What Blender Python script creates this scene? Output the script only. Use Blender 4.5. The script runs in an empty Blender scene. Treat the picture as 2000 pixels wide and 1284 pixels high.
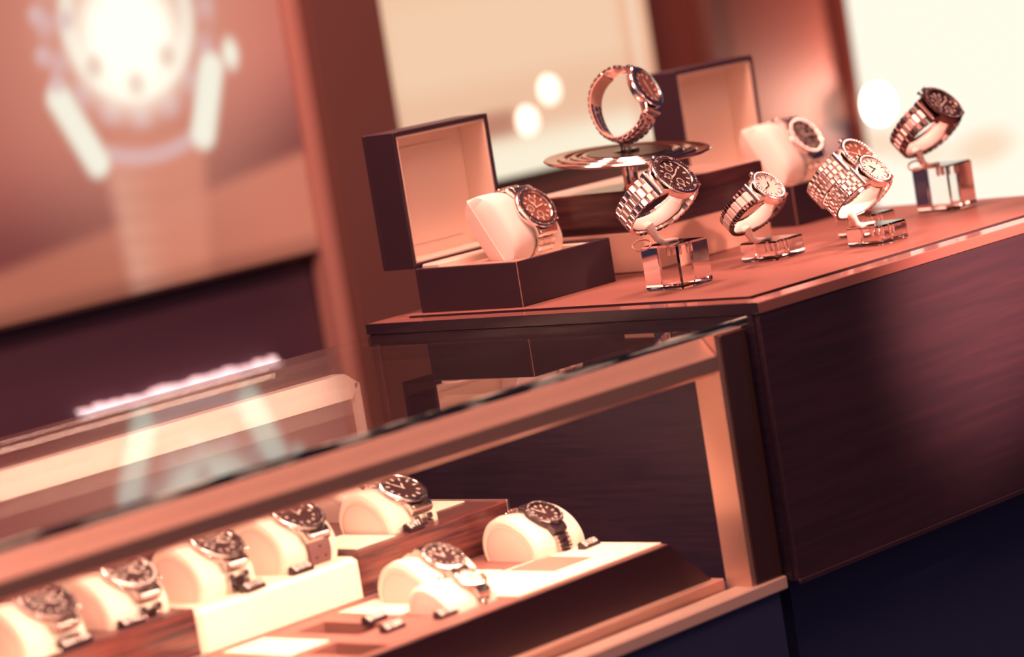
import bpy, bmesh, math, random
import numpy as np
from mathutils import Vector, Matrix
random.seed(7)
SC = bpy.context.scene
COL = SC.collection
CM = 0.01

# ------------------------------------------------------------------ camera
# scene frame: x runs along the glass case, y runs back from the shopper, z up; the counter top is z = 0
FPX = 6333.93
RW = Matrix(((0.66908295, 0.19074534, -0.71829257),
             (-0.72615683, -0.03793357, -0.68648183),
             (-0.15819061, 0.98090635, 0.11313033)))
CAMP = Vector((-1.86425166, -1.52791506, 0.28317735))
cam = bpy.data.cameras.new('camera')
cam.sensor_width = 36.0
cam.lens = FPX / 2000 * 36.0
cam.clip_start = 0.05
cam.clip_end = 60
cam.dof.use_dof = True
cam.dof.focus_distance = 2.60
cam.dof.aperture_fstop = 3.9
camo = bpy.data.objects.new('camera', cam)
COL.objects.link(camo)
camo.matrix_world = Matrix.Translation(CAMP) @ RW.to_4x4()
SC.camera = camo

# ------------------------------------------------------------------ world, exposure, main lights
SC.view_settings.view_transform = 'Standard'
SC.view_settings.look = 'None'
SC.view_settings.exposure = 0.0
SC.view_settings.gamma = 1.0
SC.view_settings.use_curve_mapping = False
w = bpy.data.worlds.new('world')
SC.world = w
w.use_nodes = True
w.node_tree.nodes['Background'].inputs[0].default_value = (0.24, 0.18, 0.32, 1)
w.node_tree.nodes['Background'].inputs[1].default_value = 0.14
SC.cycles.use_denoising = True
SC.cycles.max_bounces = 10
SC.cycles.transparent_max_bounces = 24
SC.cycles.caustics_refractive = True
SC.cycles.caustics_reflective = False
SC.cycles.sample_clamp_indirect = 6.0
WARM = (1.0, 0.42, 0.32)

def area(name, loc, target, sx, sy, power, color=WARM, spread=180):
    l = bpy.data.lights.new(name, 'AREA')
    l.shape = 'RECTANGLE'
    l.size = sx * CM
    l.size_y = sy * CM
    l.energy = power
    l.color = color
    l.spread = math.radians(spread)
    o = bpy.data.objects.new(name, l)
    COL.objects.link(o)
    o.location = Vector(loc) * CM
    o.rotation_euler = (Vector(target) - Vector(loc)).to_track_quat('-Z', 'Y').to_euler()
    return o

area('ceiling_light_over_counter', (10, 0, 150), (22, 22, 0), 60, 30, 30)
area('ceiling_light_rear', (5, 75, 140), (25, 25, 0), 60, 25, 26)
area('ceiling_light_left', (-120, 20, 120), (10, 30, 5), 50, 80, 22)
area('added_overhead_fill', (-60, -120, 170), (-20, 0, -5), 260, 120, 26, (1.0, 0.45, 0.32))  # added overhead softbox, gives the metal something bright to reflect
area('case_light_strip', (-57, 4.5, -3.9), (-57, 17, -18), 97, .9, 9.0, (1.0, 0.52, 0.37), 140)
area('added_rear_board_fill', (-57, 35.5, -2.6), (-57, 40, -4.2), 100, 1.0, 0.9, (1.0, 0.55, 0.40), 150)  # added inside the case to brighten the pale rear edging
def spot(name, loc, target, power, deg, color=WARM, blend=1.0, rad=3):
    l = bpy.data.lights.new(name, 'SPOT')
    l.energy = power; l.color = color; l.spot_size = math.radians(deg); l.spot_blend = blend
    l.shadow_soft_size = rad * CM
    o = bpy.data.objects.new(name, l)
    COL.objects.link(o)
    o.location = Vector(loc) * CM
    o.rotation_euler = (Vector(target) - Vector(loc)).to_track_quat('-Z', 'Y').to_euler()
    return o
spot('added_flare_spot', (60, -75, 40), (31, 0, -1), 170, 20)  # added spot, imitates lens flare on the counter front
area('added_front_fill', (-170, -260, 70), (0, 10, 0), 380, 190, 15, (1.0, 0.50, 0.38))  # added unseen fill behind the camera, for metal reflections

# ------------------------------------------------------------------ materials
MATS = {}
def pmat(name, color, rough=0.5, metal=0.0, spec=0.5, coat=0.0, bump=None, emit=None):
    m = bpy.data.materials.new(name)
    m.use_nodes = True
    nt = m.node_tree
    b = nt.nodes['Principled BSDF']
    b.inputs['Base Color'].default_value = (*color, 1)
    b.inputs['Roughness'].default_value = rough
    b.inputs['Metallic'].default_value = metal
    b.inputs['Specular IOR Level'].default_value = spec
    b.inputs['Coat Weight'].default_value = coat
    b.inputs['Coat Roughness'].default_value = 0.08
    if emit:
        b.inputs['Emission Color'].default_value = (*emit[0], 1)
        b.inputs['Emission Strength'].default_value = emit[1]
    if bump:
        scale, dist, stren = bump
        tc = nt.nodes.new('ShaderNodeTexCoord')
        n = nt.nodes.new('ShaderNodeTexNoise')
        n.inputs['Scale'].default_value = scale
        n.inputs['Detail'].default_value = 3
        bp = nt.nodes.new('ShaderNodeBump')
        bp.inputs['Strength'].default_value = stren
        bp.inputs['Distance'].default_value = dist
        nt.links.new(tc.outputs['Object'], n.inputs['Vector'])
        nt.links.new(n.outputs['Fac'], bp.inputs['Height'])
        nt.links.new(bp.outputs['Normal'], b.inputs['Normal'])
    MATS[name] = m
    return m

def wood(name, c1, c2, scale, rough=0.3, coat=0.3, axis=0):
    m = pmat(name, c1, rough, coat=coat)
    nt = m.node_tree
    b = nt.nodes['Principled BSDF']
    tc = nt.nodes.new('ShaderNodeTexCoord')
    mp = nt.nodes.new('ShaderNodeMapping')
    s = [scale, scale, scale]
    if axis < 3:
        s[axis] = scale * 0.045
    else:
        s = [scale * .05, scale * .05, scale]
    mp.inputs['Scale'].default_value = s[:3]
    n = nt.nodes.new('ShaderNodeTexNoise')
    n.inputs['Scale'].default_value = 1.0
    n.inputs['Detail'].default_value = 5
    n.inputs['Roughness'].default_value = 0.65
    cr = nt.nodes.new('ShaderNodeValToRGB')
    cr.color_ramp.elements[0].position = 0.38
    cr.color_ramp.elements[0].color = (*c1, 1)
    cr.color_ramp.elements[1].position = 0.66
    cr.color_ramp.elements[1].color = (*c2, 1)
    nt.links.new(tc.outputs['Object'], mp.inputs['Vector'])
    nt.links.new(mp.outputs['Vector'], n.inputs['Vector'])
    nt.links.new(n.outputs['Fac'], cr.inputs['Fac'])
    nt.links.new(cr.outputs['Color'], b.inputs['Base Color'])
    return m

def pane(name, tint=(0.93, 0.95, 0.94), ior=1.5, rough=0.0):
    m = bpy.data.materials.new(name)
    m.use_nodes = True
    nt = m.node_tree
    nt.nodes.clear()
    out = nt.nodes.new('ShaderNodeOutputMaterial')
    mx = nt.nodes.new('ShaderNodeMixShader')
    tr = nt.nodes.new('ShaderNodeBsdfTransparent')
    tr.inputs[0].default_value = (*tint, 1)
    gl = nt.nodes.new('ShaderNodeBsdfGlossy')
    gl.inputs['Roughness'].default_value = rough
    fr = nt.nodes.new('ShaderNodeFresnel')
    ge = nt.nodes.new('ShaderNodeNewGeometry')       # the same reflectance entering and leaving a parallel pane
    mr = nt.nodes.new('ShaderNodeMapRange')
    mr.inputs['To Min'].default_value = ior
    mr.inputs['To Max'].default_value = 1 / ior
    nt.links.new(ge.outputs['Backfacing'], mr.inputs['Value'])
    nt.links.new(mr.outputs[0], fr.inputs['IOR'])
    nt.links.new(fr.outputs[0], mx.inputs[0])
    nt.links.new(tr.outputs[0], mx.inputs[1])
    nt.links.new(gl.outputs[0], mx.inputs[2])
    nt.links.new(mx.outputs[0], out.inputs[0])
    MATS[name] = m
    return m

M = MATS
pmat('steel', (0.93, 0.86, 0.83), 0.18, 1.0)
pmat('steel_brushed', (0.84, 0.73, 0.70), 0.33, 1.0)
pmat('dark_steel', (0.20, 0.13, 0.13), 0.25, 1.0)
pmat('bezel_black', (0.06, 0.035, 0.04), 0.2, 0.0, coat=0.6)
pmat('dial_dark', (0.05, 0.024, 0.028), 0.5, 0.0, spec=0.3)
pmat('dial_brown', (0.34, 0.15, 0.11), 0.4, 0.3, spec=0.4)
pmat('dial_white', (0.85, 0.78, 0.72), 0.35)
pmat('marker', (0.95, 0.92, 0.85), 0.25, 0.2)
pmat('gem', (1.0, 0.95, 0.92), 0.05, 0.3, spec=1.0, coat=1.0)
pmat('ceramic_white', (0.85, 0.74, 0.70), 0.2, 0.0, coat=0.5)
pmat('ceramic_black', (0.035, 0.02, 0.03), 0.15, 0.0, coat=0.6)
pmat('rubber', (0.16, 0.075, 0.08), 0.5)
pmat('hole', (0.02, 0.008, 0.012), 0.8)
pmat('cream_leather', (0.88, 0.80, 0.68), 0.5, bump=(900, .0003, .25))
pmat('cream_shaded', (0.84, 0.67, 0.60), 0.55)  # cream darkened for pad ends that face away from the light
pmat('cream_velvet', (0.92, 0.84, 0.78), 0.6)
pmat('cream_seam', (0.50, 0.30, 0.26), 0.6)
pmat('velvet_tan', (0.42, 0.22, 0.18), 0.8, bump=(1500, .0004, .5))
pmat('box_black', (0.038, 0.022, 0.036), 0.38, spec=0.4)
pmat('corner_line_pale', (0.40, 0.22, 0.18), 0.3)
pmat('lining', (0.86, 0.72, 0.62), 0.55)
pmat('lacquer', (0.028, 0.018, 0.032), 0.16, coat=0.5)
pmat('lip_lacquer', (0.34, 0.15, 0.13), 0.20, coat=0.6)
pmat('leather', (0.26, 0.118, 0.097), 0.50, spec=0.45, bump=(700, .0006, .8))
wood('wood_dark', (0.020, 0.014, 0.034), (0.042, 0.023, 0.046), 260, 0.45, 0.05, axis=1)
wood('wood_front', (0.038, 0.022, 0.038), (0.056, 0.028, 0.044), 160, 0.42, 0.1, axis=0)
wood('macassar', (0.025, 0.011, 0.020), (0.24, 0.075, 0.06), 170, 0.28, 0.4, axis=3)
wood('macassar_dark', (0.030, 0.014, 0.024), (0.13, 0.045, 0.045), 130, 0.3, 0.3, axis=3)
pmat('plinth_top', (0.62, 0.42, 0.36), 0.25, coat=0.4)
pmat('plinth_pale', (0.80, 0.52, 0.42), 0.4)
pmat('copper_satin', (0.95, 0.60, 0.50), 0.38, 0.5, coat=0.2)
pmat('copper_edge', (0.95, 0.62, 0.52), 0.2, 1.0)
pmat('case_base', (0.95, 0.72, 0.62), 0.35, 0.3)
pmat('navy_panel', (0.040, 0.052, 0.14), 0.6, spec=0.2)
pmat('tray_leather', (0.30, 0.135, 0.115), 0.5, bump=(600, .0004, .4))
pmat('tray_dark', (0.07, 0.028, 0.042), 0.35, coat=0.2)
pmat('pit', (0.04, 0.018, 0.03), 0.6)
pmat('riser_top', (0.14, 0.06, 0.06), 0.35, coat=0.2)
pmat('card', (0.93, 0.88, 0.72), 0.6)
pmat('ink', (0.34, 0.17, 0.13), 0.7)
pmat('tag_black', (0.02, 0.012, 0.02), 0.3)
pmat('tag_white', (0.95, 0.9, 0.86), 0.5)
pmat('chrome_dark', (0.78, 0.55, 0.50), 0.12, 1.0)
pmat('post_metal', (0.30, 0.15, 0.14), 0.3, 0.8)
pmat('tape', (0.6, 0.35, 0.3), 0.2)
pmat('wall_paint', (0.22, 0.075, 0.06), 0.5)
pmat('wall_lower', (0.07, 0.036, 0.06), 0.5)
pmat('pillar_paint', (0.15, 0.07, 0.062), 0.5)
pmat('pillar_trim', (0.40, 0.21, 0.18), 0.4)
pmat('floor_dark', (0.03, 0.04, 0.11), 0.6, spec=0.2)
pmat('letter_white', (0.9, 0.75, 0.8), 0.5, emit=((0.85, 0.72, 0.75), 0.75))
pmat('disc_glow', (1, 1, 1), 0.5, emit=((1.0, 0.90, 0.72), 1.2))
pmat('lamp_hot', (1, 1, 1), 0.5, emit=((1.0, 0.80, 0.62), 14.0))
pmat('led', (1, 1, 1), 0.5, emit=((1.0, 0.75, 0.6), 4.0))
pane('pane_glass')
pane('watch_glass', (0.97, 0.95, 0.94), 1.28)
# the cut edge of the thick glass top: greenish, bright glints painted in as noise
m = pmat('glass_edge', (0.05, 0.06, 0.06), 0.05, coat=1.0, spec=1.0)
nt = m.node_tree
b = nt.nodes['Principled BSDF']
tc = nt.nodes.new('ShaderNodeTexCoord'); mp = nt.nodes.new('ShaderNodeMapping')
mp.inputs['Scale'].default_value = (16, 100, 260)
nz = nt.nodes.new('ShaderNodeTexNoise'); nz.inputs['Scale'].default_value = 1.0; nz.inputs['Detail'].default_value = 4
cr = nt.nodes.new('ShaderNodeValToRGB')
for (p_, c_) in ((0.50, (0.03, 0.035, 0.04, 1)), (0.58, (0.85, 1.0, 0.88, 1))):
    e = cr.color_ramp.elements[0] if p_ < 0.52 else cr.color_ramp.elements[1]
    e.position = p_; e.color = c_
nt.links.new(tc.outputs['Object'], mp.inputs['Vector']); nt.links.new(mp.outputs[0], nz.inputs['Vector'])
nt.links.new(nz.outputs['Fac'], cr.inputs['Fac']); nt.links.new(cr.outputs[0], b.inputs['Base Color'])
# solid acrylic for the stand blocks
m = bpy.data.materials.new('acrylic'); m.use_nodes = True
b = m.node_tree.nodes['Principled BSDF']
b.inputs['Base Color'].default_value = (1.0, 0.95, 0.93, 1)
b.inputs['Roughness'].default_value = 0.0
b.inputs['IOR'].default_value = 1.49
b.inputs['Transmission Weight'].default_value = 1.0
M['acrylic'] = m

# ------------------------------------------------------------------ helpers
def tag(o, label=None, cat=None, group=None, kind=None):
    if label: o['label'] = label
    if cat: o['category'] = cat
    if group: o['group'] = group
    if kind: o['kind'] = kind
    return o

def thing(name, label, cat, loc=(0, 0, 0), rot=None, group=None):
    o = bpy.data.objects.new(name, None)
    o.empty_display_size = 0.01
    COL.objects.link(o)
    mw = Matrix.Translation(Vector(loc) * CM)
    if rot is not None:
        mw = mw @ rot.to_4x4()
    o.matrix_world = mw
    return tag(o, label, cat, group)

def part(name, bm, mats, parent=None, smooth=False, label=None, scale=CM, recalc=True):
    if recalc:
        bmesh.ops.recalc_face_normals(bm, faces=bm.faces)
    if scale != 1:
        bmesh.ops.scale(bm, vec=(scale,) * 3, verts=bm.verts)
    me = bpy.data.meshes.new(name)
    bm.to_mesh(me)
    bm.free()
    if not isinstance(mats, (list, tuple)):
        mats = [mats]
    for mm in mats:
        me.materials.append(M[mm] if isinstance(mm, str) else mm)
    if smooth:
        for p in me.polygons:
            p.use_smooth = True
        me.set_sharp_from_angle(angle=math.radians(38))
    o = bpy.data.objects.new(name, me)
    COL.objects.link(o)
    if parent is not None:
        o.parent = parent
    if label:
        o['label'] = label
    return o

def struct(name, bm, mats, **k):
    o = part(name, bm, mats, **k)
    o['kind'] = 'structure'
    return o

def B():
    return bmesh.new()

def rings(bm, loops, close=True, cap=True, mi=0):
    vs = [[bm.verts.new(p) for p in lp] for lp in loops]
    n = len(loops[0])
    for a, b_ in zip(vs[:-1], vs[1:]):
        for i in range(n if close else n - 1):
            j = (i + 1) % n
            f = bm.faces.new((a[i], a[j], b_[j], b_[i]))
            f.material_index = mi
    if cap:
        f = bm.faces.new(list(reversed(vs[0]))); f.material_index = mi
        f = bm.faces.new(vs[-1]); f.material_index = mi
    return vs

def box(bm, x0, x1, y0, y1, z0, z1, bev=0.0, mi=0):
    """an axis-aligned block with chamfered edges"""
    if x1 < x0: x0, x1 = x1, x0
    if y1 < y0: y0, y1 = y1, y0
    if z1 < z0: z0, z1 = z1, z0
    b = min(bev, (x1 - x0) * .45, (y1 - y0) * .45, (z1 - z0) * .45)
    def rect(x0, x1, y0, y1, c, z):
        if bev == 0:
            return [(x0, y0, z), (x1, y0, z), (x1, y1, z), (x0, y1, z)]
        return [(x0 + c, y0, z), (x1 - c, y0, z), (x1, y0 + c, z), (x1, y1 - c, z),
                (x1 - c, y1, z), (x0 + c, y1, z), (x0, y1 - c, z), (x0, y0 + c, z)]
    if bev == 0:
        rings(bm, [rect(x0, x1, y0, y1, 0, z0), rect(x0, x1, y0, y1, 0, z1)], mi=mi)
    else:
        rings(bm, [rect(x0 + b, x1 - b, y0 + b, y1 - b, b * .5, z0), rect(x0, x1, y0, y1, b, z0 + b),
                   rect(x0, x1, y0, y1, b, z1 - b), rect(x0 + b, x1 - b, y0 + b, y1 - b, b * .5, z1)], mi=mi)

def lathe(bm, prof, n=48, cx=0, cy=0, cap=True, mi=0, mod=None, axis='z'):
    loops = []
    for (r, z) in prof:
        lp = []
        for i in range(n):
            t = 2 * math.pi * i / n
            rr = r * (mod(t, z) if mod else 1)
            if axis == 'z':
                lp.append((cx + rr * math.cos(t), cy + rr * math.sin(t), z))
            elif axis == 'y':
                lp.append((cx + rr * math.cos(t), z, cy + rr * math.sin(t)))
            else:
                lp.append((z, cx + rr * math.cos(t), cy + rr * math.sin(t)))
        loops.append(lp)
    return rings(bm, loops, cap=cap, mi=mi)

def prism(bm, pts, a, b_, axis='z', mi=0):
    """polygon pts (u, v) extruded from a to b_ along axis"""
    def mk(u, v, h):
        return {'z': (u, v, h), 'y': (u, h, v), 'x': (h, u, v)}[axis]
    rings(bm, [[mk(u, v, a) for u, v in pts], [mk(u, v, b_) for u, v in pts]], mi=mi)

def tube(bm, pts, r, n=8, cyc=False, mi=0):
    pts = [Vector(p) for p in pts]
    N = len(pts)
    loops = []
    ref = Vector((0.13, 0.31, 0.94)).normalized()
    for i, p in enumerate(pts):
        if cyc:
            d = pts[(i + 1) % N] - pts[i - 1]
        else:
            d = pts[min(i + 1, N - 1)] - pts[max(i - 1, 0)]
        d.normalize()
        u = d.cross(ref).normalized()
        v = d.cross(u).normalized()
        rr = r[i] if isinstance(r, (list, tuple)) else r
        loops.append([p + (u * math.cos(2 * math.pi * k / n) + v * math.sin(2 * math.pi * k / n)) * rr for k in range(n)])
    if cyc:
        loops.append(loops[0])
    rings(bm, loops, cap=not cyc, mi=mi)

def piece(bm, c, ux, uz, lx, ly, lz, ch=0.3, mi=0, round_top=True):
    """one bracelet link piece: rounded section in the (ux, uz) plane, extruded along local y; c is a Vector"""
    uy = Vector((0, 1, 0))
    def sec(s):
        a, h = lx / 2 * s, lz / 2 * s
        k = ch
        return [(-a, -h), (a, -h), (a, h * .2), (a * (1 - k * .35), h * .72), (a * (1 - k), h),
                (-a * (1 - k), h), (-a * (1 - k * .35), h * .72), (-a, h * .2)]
    loops = []
    for (yy, s) in ((-ly / 2, .86), (-ly / 2 + min(.04, ly * .2), 1), (ly / 2 - min(.04, ly * .2), 1), (ly / 2, .86)):
        loops.append([c + ux * u + uz * v + uy * yy for u, v in sec(s)])
    rings(bm, loops, mi=mi)

def text_bm(bm, s, size, mat4, extrude=0.0, mi=0):
    cu = bpy.data.curves.new('t', 'FONT')
    cu.body = s
    cu.size = size
    cu.align_x = 'CENTER'
    cu.align_y = 'CENTER'
    cu.extrude = extrude
    cu.resolution_u = 2
    o = bpy.data.objects.new('t', cu)
    COL.objects.link(o)
    dg = bpy.context.evaluated_depsgraph_get()
    me = bpy.data.meshes.new_from_object(o.evaluated_get(dg))
    me.transform(mat4)
    n0 = len(bm.faces)
    bm.from_mesh(me)
    bm.faces.ensure_lookup_table()
    for f in bm.faces[n0:]:
        f.material_index = mi
    bpy.data.objects.remove(o)
    bpy.data.curves.remove(cu)
    bpy.data.meshes.remove(me)

def smooth01(x, a, b_):
    t = min(1, max(0, (x - a) / (b_ - a)))
    return t * t * (3 - 2 * t)

def srgb(r, g, b_):
    f = lambda c: c / 12.92 if c <= .04045 else ((c + .055) / 1.055) ** 2.4
    return np.array([f(r / 255), f(g / 255), f(b_ / 255)])

def print_mat(name, strength=1.0):
    """a back-lit print: the picture lives in the mesh's colour attribute"""
    m = bpy.data.materials.new(name)
    m.use_nodes = True
    nt = m.node_tree
    nt.nodes.clear()
    out = nt.nodes.new('ShaderNodeOutputMaterial')
    em = nt.nodes.new('ShaderNodeEmission')
    em.inputs[1].default_value = strength
    at = nt.nodes.new('ShaderNodeAttribute')
    at.attribute_name = 'print'
    nt.links.new(at.outputs['Color'], em.inputs[0])
    nt.links.new(em.outputs[0], out.inputs[0])
    return m

def print_panel(name, x0, x1, z0, z1, y, step, fn, mat, parent, label=None):
    """a flat printed sheet facing the shopper with a picture computed by fn(x, z) -> linear colour"""
    nx = int((x1 - x0) / step) + 1
    nz_ = int((z1 - z0) / step) + 1
    xs = np.linspace(x0, x1, nx)
    zs = np.linspace(z0, z1, nz_)
    verts = [(x * CM, y * CM, z * CM) for z in zs for x in xs]
    faces = [(j * nx + i, j * nx + i + 1, (j + 1) * nx + i + 1, (j + 1) * nx + i) for j in range(nz_ - 1) for i in range(nx - 1)]
    me = bpy.data.meshes.new(name)
    me.from_pydata(verts, [], faces)
    ca = me.color_attributes.new('print', 'FLOAT_COLOR', 'POINT')
    dat = np.ones((len(verts), 4), dtype=np.float32)
    k = 0
    for z in zs:
        for x in xs:
            dat[k, :3] = fn(x, z)
            k += 1
    ca.data.foreach_set('color', dat.ravel())
    me.materials.append(mat)
    o = bpy.data.objects.new(name, me)
    COL.objects.link(o)
    o.parent = parent
    if label: o['label'] = label
    return o

# ------------------------------------------------------------------ the room
WY = 121.0
bm = B(); box(bm, -420, 420, -420, WY + 12, -99, -95); struct('floor', bm, 'floor_dark')
bm = B()
box(bm, -120, 420, WY + 1, WY + 10, -95, -1.5)
struct('wall_lower', bm, 'wall_lower')
bm = B()
box(bm, -120, 420, WY + 1, WY + 10, -1.5, 150)
struct('wall_back', bm, 'wall_paint')
# pillar between the watch poster and the pale light box
bm = B()
box(bm, 71.5, 83.0, WY - 3.5, WY + 1, -95, 150)
p_ = struct('trim_1', bm, 'pillar_paint')
bm = B()
box(bm, 69.3, 71.5, WY - 2.5, WY + 1, -95, 150, .4)
struct('trim_2', bm, 'pillar_trim')
bm = B()
box(bm, 144.6, 149.6, WY - 1.5, WY + 1, -95, 150, .4)
struct('trim_3', bm, 'pillar_paint')

# ---- watch poster (a back-lit picture of a big wristwatch)
def capsule(x, z, ax, az, bx, bz):
    dx, dz = bx - ax, bz - az
    t = max(0, min(1, ((x - ax) * dx + (z - az) * dz) / (dx * dx + dz * dz)))
    return math.hypot(x - ax - t * dx, z - az - t * dz)
cA = srgb(176, 92, 82); cB = srgb(130, 66, 64); cC = srgb(205, 120, 98); cD = srgb(92, 50, 55)
cWhite = srgb(250, 245, 226); cMau = srgb(226, 190, 190); cStrap = srgb(214, 132, 108); cStrap2 = srgb(222, 160, 138)
cRing = srgb(196, 122, 100)
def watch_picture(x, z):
    edge = 4.1 + (x - 24.2) * 0.128                       # diagonal edge of a light spill painted into the print
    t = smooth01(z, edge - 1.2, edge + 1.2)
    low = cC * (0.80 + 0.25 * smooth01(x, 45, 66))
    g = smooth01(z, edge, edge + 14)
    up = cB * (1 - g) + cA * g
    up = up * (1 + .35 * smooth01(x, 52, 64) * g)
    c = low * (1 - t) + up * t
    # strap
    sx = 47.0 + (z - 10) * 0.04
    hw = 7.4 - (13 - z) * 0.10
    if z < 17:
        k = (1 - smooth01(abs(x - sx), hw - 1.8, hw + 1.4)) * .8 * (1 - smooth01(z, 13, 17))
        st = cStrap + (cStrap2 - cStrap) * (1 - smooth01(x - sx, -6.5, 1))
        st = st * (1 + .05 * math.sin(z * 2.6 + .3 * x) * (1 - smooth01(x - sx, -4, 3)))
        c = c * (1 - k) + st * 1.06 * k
    # case body, bezel and dial of the pictured watch, with lens flare and blur painted in
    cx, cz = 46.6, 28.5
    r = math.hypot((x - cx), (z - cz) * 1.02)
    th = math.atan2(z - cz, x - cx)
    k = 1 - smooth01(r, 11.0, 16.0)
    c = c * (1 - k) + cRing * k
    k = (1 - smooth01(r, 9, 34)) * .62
    c = c + (srgb(232, 158, 134) - c) * k  # wide flare glow mixed into the print colour
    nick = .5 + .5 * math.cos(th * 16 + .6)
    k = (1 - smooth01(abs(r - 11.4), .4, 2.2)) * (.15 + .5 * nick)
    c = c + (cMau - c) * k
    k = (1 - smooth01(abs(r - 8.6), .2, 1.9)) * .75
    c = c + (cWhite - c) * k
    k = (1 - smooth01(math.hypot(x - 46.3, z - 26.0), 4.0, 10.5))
    c = c + (cWhite * 1.3 - c) * k  # blown-out white glow painted over the dial centre
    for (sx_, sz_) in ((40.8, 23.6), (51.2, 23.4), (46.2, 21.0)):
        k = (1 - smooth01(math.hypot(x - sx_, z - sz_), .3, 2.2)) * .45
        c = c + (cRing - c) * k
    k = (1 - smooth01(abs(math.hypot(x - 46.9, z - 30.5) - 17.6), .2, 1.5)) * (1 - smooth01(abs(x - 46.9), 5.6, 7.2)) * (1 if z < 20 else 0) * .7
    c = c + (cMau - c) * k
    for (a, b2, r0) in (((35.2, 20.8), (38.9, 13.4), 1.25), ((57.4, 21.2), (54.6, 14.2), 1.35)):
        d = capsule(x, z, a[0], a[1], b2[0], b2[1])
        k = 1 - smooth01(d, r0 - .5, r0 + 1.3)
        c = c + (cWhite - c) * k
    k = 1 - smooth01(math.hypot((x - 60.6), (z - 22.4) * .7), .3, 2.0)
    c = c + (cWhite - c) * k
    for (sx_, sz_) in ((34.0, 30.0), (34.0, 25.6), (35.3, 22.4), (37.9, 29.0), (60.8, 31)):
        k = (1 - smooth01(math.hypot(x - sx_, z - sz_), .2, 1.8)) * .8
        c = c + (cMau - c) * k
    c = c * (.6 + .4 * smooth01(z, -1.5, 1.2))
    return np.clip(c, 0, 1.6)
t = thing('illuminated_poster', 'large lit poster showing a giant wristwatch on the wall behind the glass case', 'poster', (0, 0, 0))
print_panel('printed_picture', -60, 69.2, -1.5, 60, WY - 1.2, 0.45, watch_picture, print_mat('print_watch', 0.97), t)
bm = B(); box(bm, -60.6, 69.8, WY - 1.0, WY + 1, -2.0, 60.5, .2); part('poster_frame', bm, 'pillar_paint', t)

# ---- pale light box behind the turntable
cL1 = srgb(244, 205, 172); cL2 = srgb(232, 176, 146); cL3 = srgb(252, 240, 214); cL4 = srgb(236, 160, 124)
def pale_picture(x, z):
    c = cL1.copy()
    k = smooth01(z, 22, 30)
    c = c + (cL4 - c) * k * .4
    k = (1 - smooth01(abs(z - 10), 1.5, 5.5)) * .45
    c = c + (cL2 - c) * k
    k = 1 - smooth01(z, 4.0, 8.0)
    c = c + (cL3 - c) * k
    k = (1 - smooth01(abs(x - 102.0), 2.0, 5.0)) * (1 - smooth01(abs(z - 8.2), .8, 2.4)) * .75
    c = c + (srgb(176, 104, 86) - c) * k
    k = smooth01(x, 126.5, 128.5) * .5
    c = c + (cL4 - c) * k
    k = (1 - smooth01(abs(x - 130.2), .5, 1.2)) * .5
    c = c + (cL3 - c) * k
    k = 1 - smooth01(x, 83.5, 87)
    c = c + (cL4 - c) * k * .5
    return c
t = thing('light_box', 'pale cream illuminated panel behind the turntable and the open black watch box', 'light box', (0, 0, 0))
print_panel('printed_picture', 83.2, 133.0, 1.6, 60, WY - 1.2, 0.8, pale_picture, print_mat('print_pale', 1.0), t)
bm = B(); box(bm, 83.0, 133.4, WY - 1.0, WY + 1, 1.2, 60.5, .2); part('panel_frame', bm, 'wall_paint', t)
for k_, (x, z, lb) in enumerate(((111.6, 11.1, 'upper of the two glowing discs standing in for distant blurred lights'), (106.8, 7.9, 'lower of the two glowing discs standing in for distant blurred lights'))):  # added discs stand in for distant out-of-focus lights
    t = thing('round_light', lb, 'lamp', (x, WY - 1.4, z), None, 'glowing discs standing in for distant blurred lights')
    bm = B(); lathe(bm, [(1.5, 0), (1.9, -.3), (1.8, -.7), (1.2, -1.1), (.3, -1.3)], 32, axis='y'); part('glowing_disc', bm, 'disc_glow', t, True)
    bm = B(); lathe(bm, [(1.1, 0.3), (1.1, -.05)], 24, axis='y'); part('wall_plate', bm, 'steel_brushed', t, True)

# ---- bright panel at the right
cR = srgb(252, 243, 224); cR2 = srgb(240, 190, 150)
def right_picture(x, z):
    c = cR * 1.05
    k = (1 - smooth01(math.hypot((x - 203) / 7, (z + 10) / 2.2), .5, 1.6)) * .6
    c = c + (cR2 - c) * k
    k = (1 - smooth01(abs(z + 5.5 - (x - 178) * -.25), .5, 3)) * (1 - smooth01(x, 184, 200)) * .6
    c = c + (cR2 - c) * k
    return c
t = thing('illuminated_screen', 'blown-out white lit screen behind the rightmost watch stand', 'lit screen', (0, 0, 0))
print_panel('lit_sheet', 175.3, 300, -26, 60, WY - 1.2, 1.6, right_picture, print_mat('print_right', 1.05), t)
bm = B(); box(bm, 175.0, 300.4, WY - 1.0, WY + 1, -26.5, 60.5, .2); part('panel_frame', bm, 'wall_paint', t)
t = thing('round_light', 'intensely bright white lamp at the left edge of the blown-out panel', 'lamp', (177.0, WY - 1.6, -.1))
bm = B(); lathe(bm, [(1.2, 0), (2.4, -.5), (2.6, -1.4), (1.8, -2.4), (.3, -2.9)], 32, axis='y'); part('glowing_bulb', bm, 'lamp_hot', t, True)
bm = B(); lathe(bm, [(1.5, 0.3), (1.5, -.1)], 24, axis='y'); part('wall_plate', bm, 'steel_brushed', t, True)
pl = bpy.data.lights.new('bulb_light', 'POINT'); pl.energy = 7; pl.color = (1.0, 0.5, 0.36); pl.shadow_soft_size = .03
plo = bpy.data.objects.new('bulb_light', pl); COL.objects.link(plo); plo.location = Vector((184, WY - 9, -.3)) * CM

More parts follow.
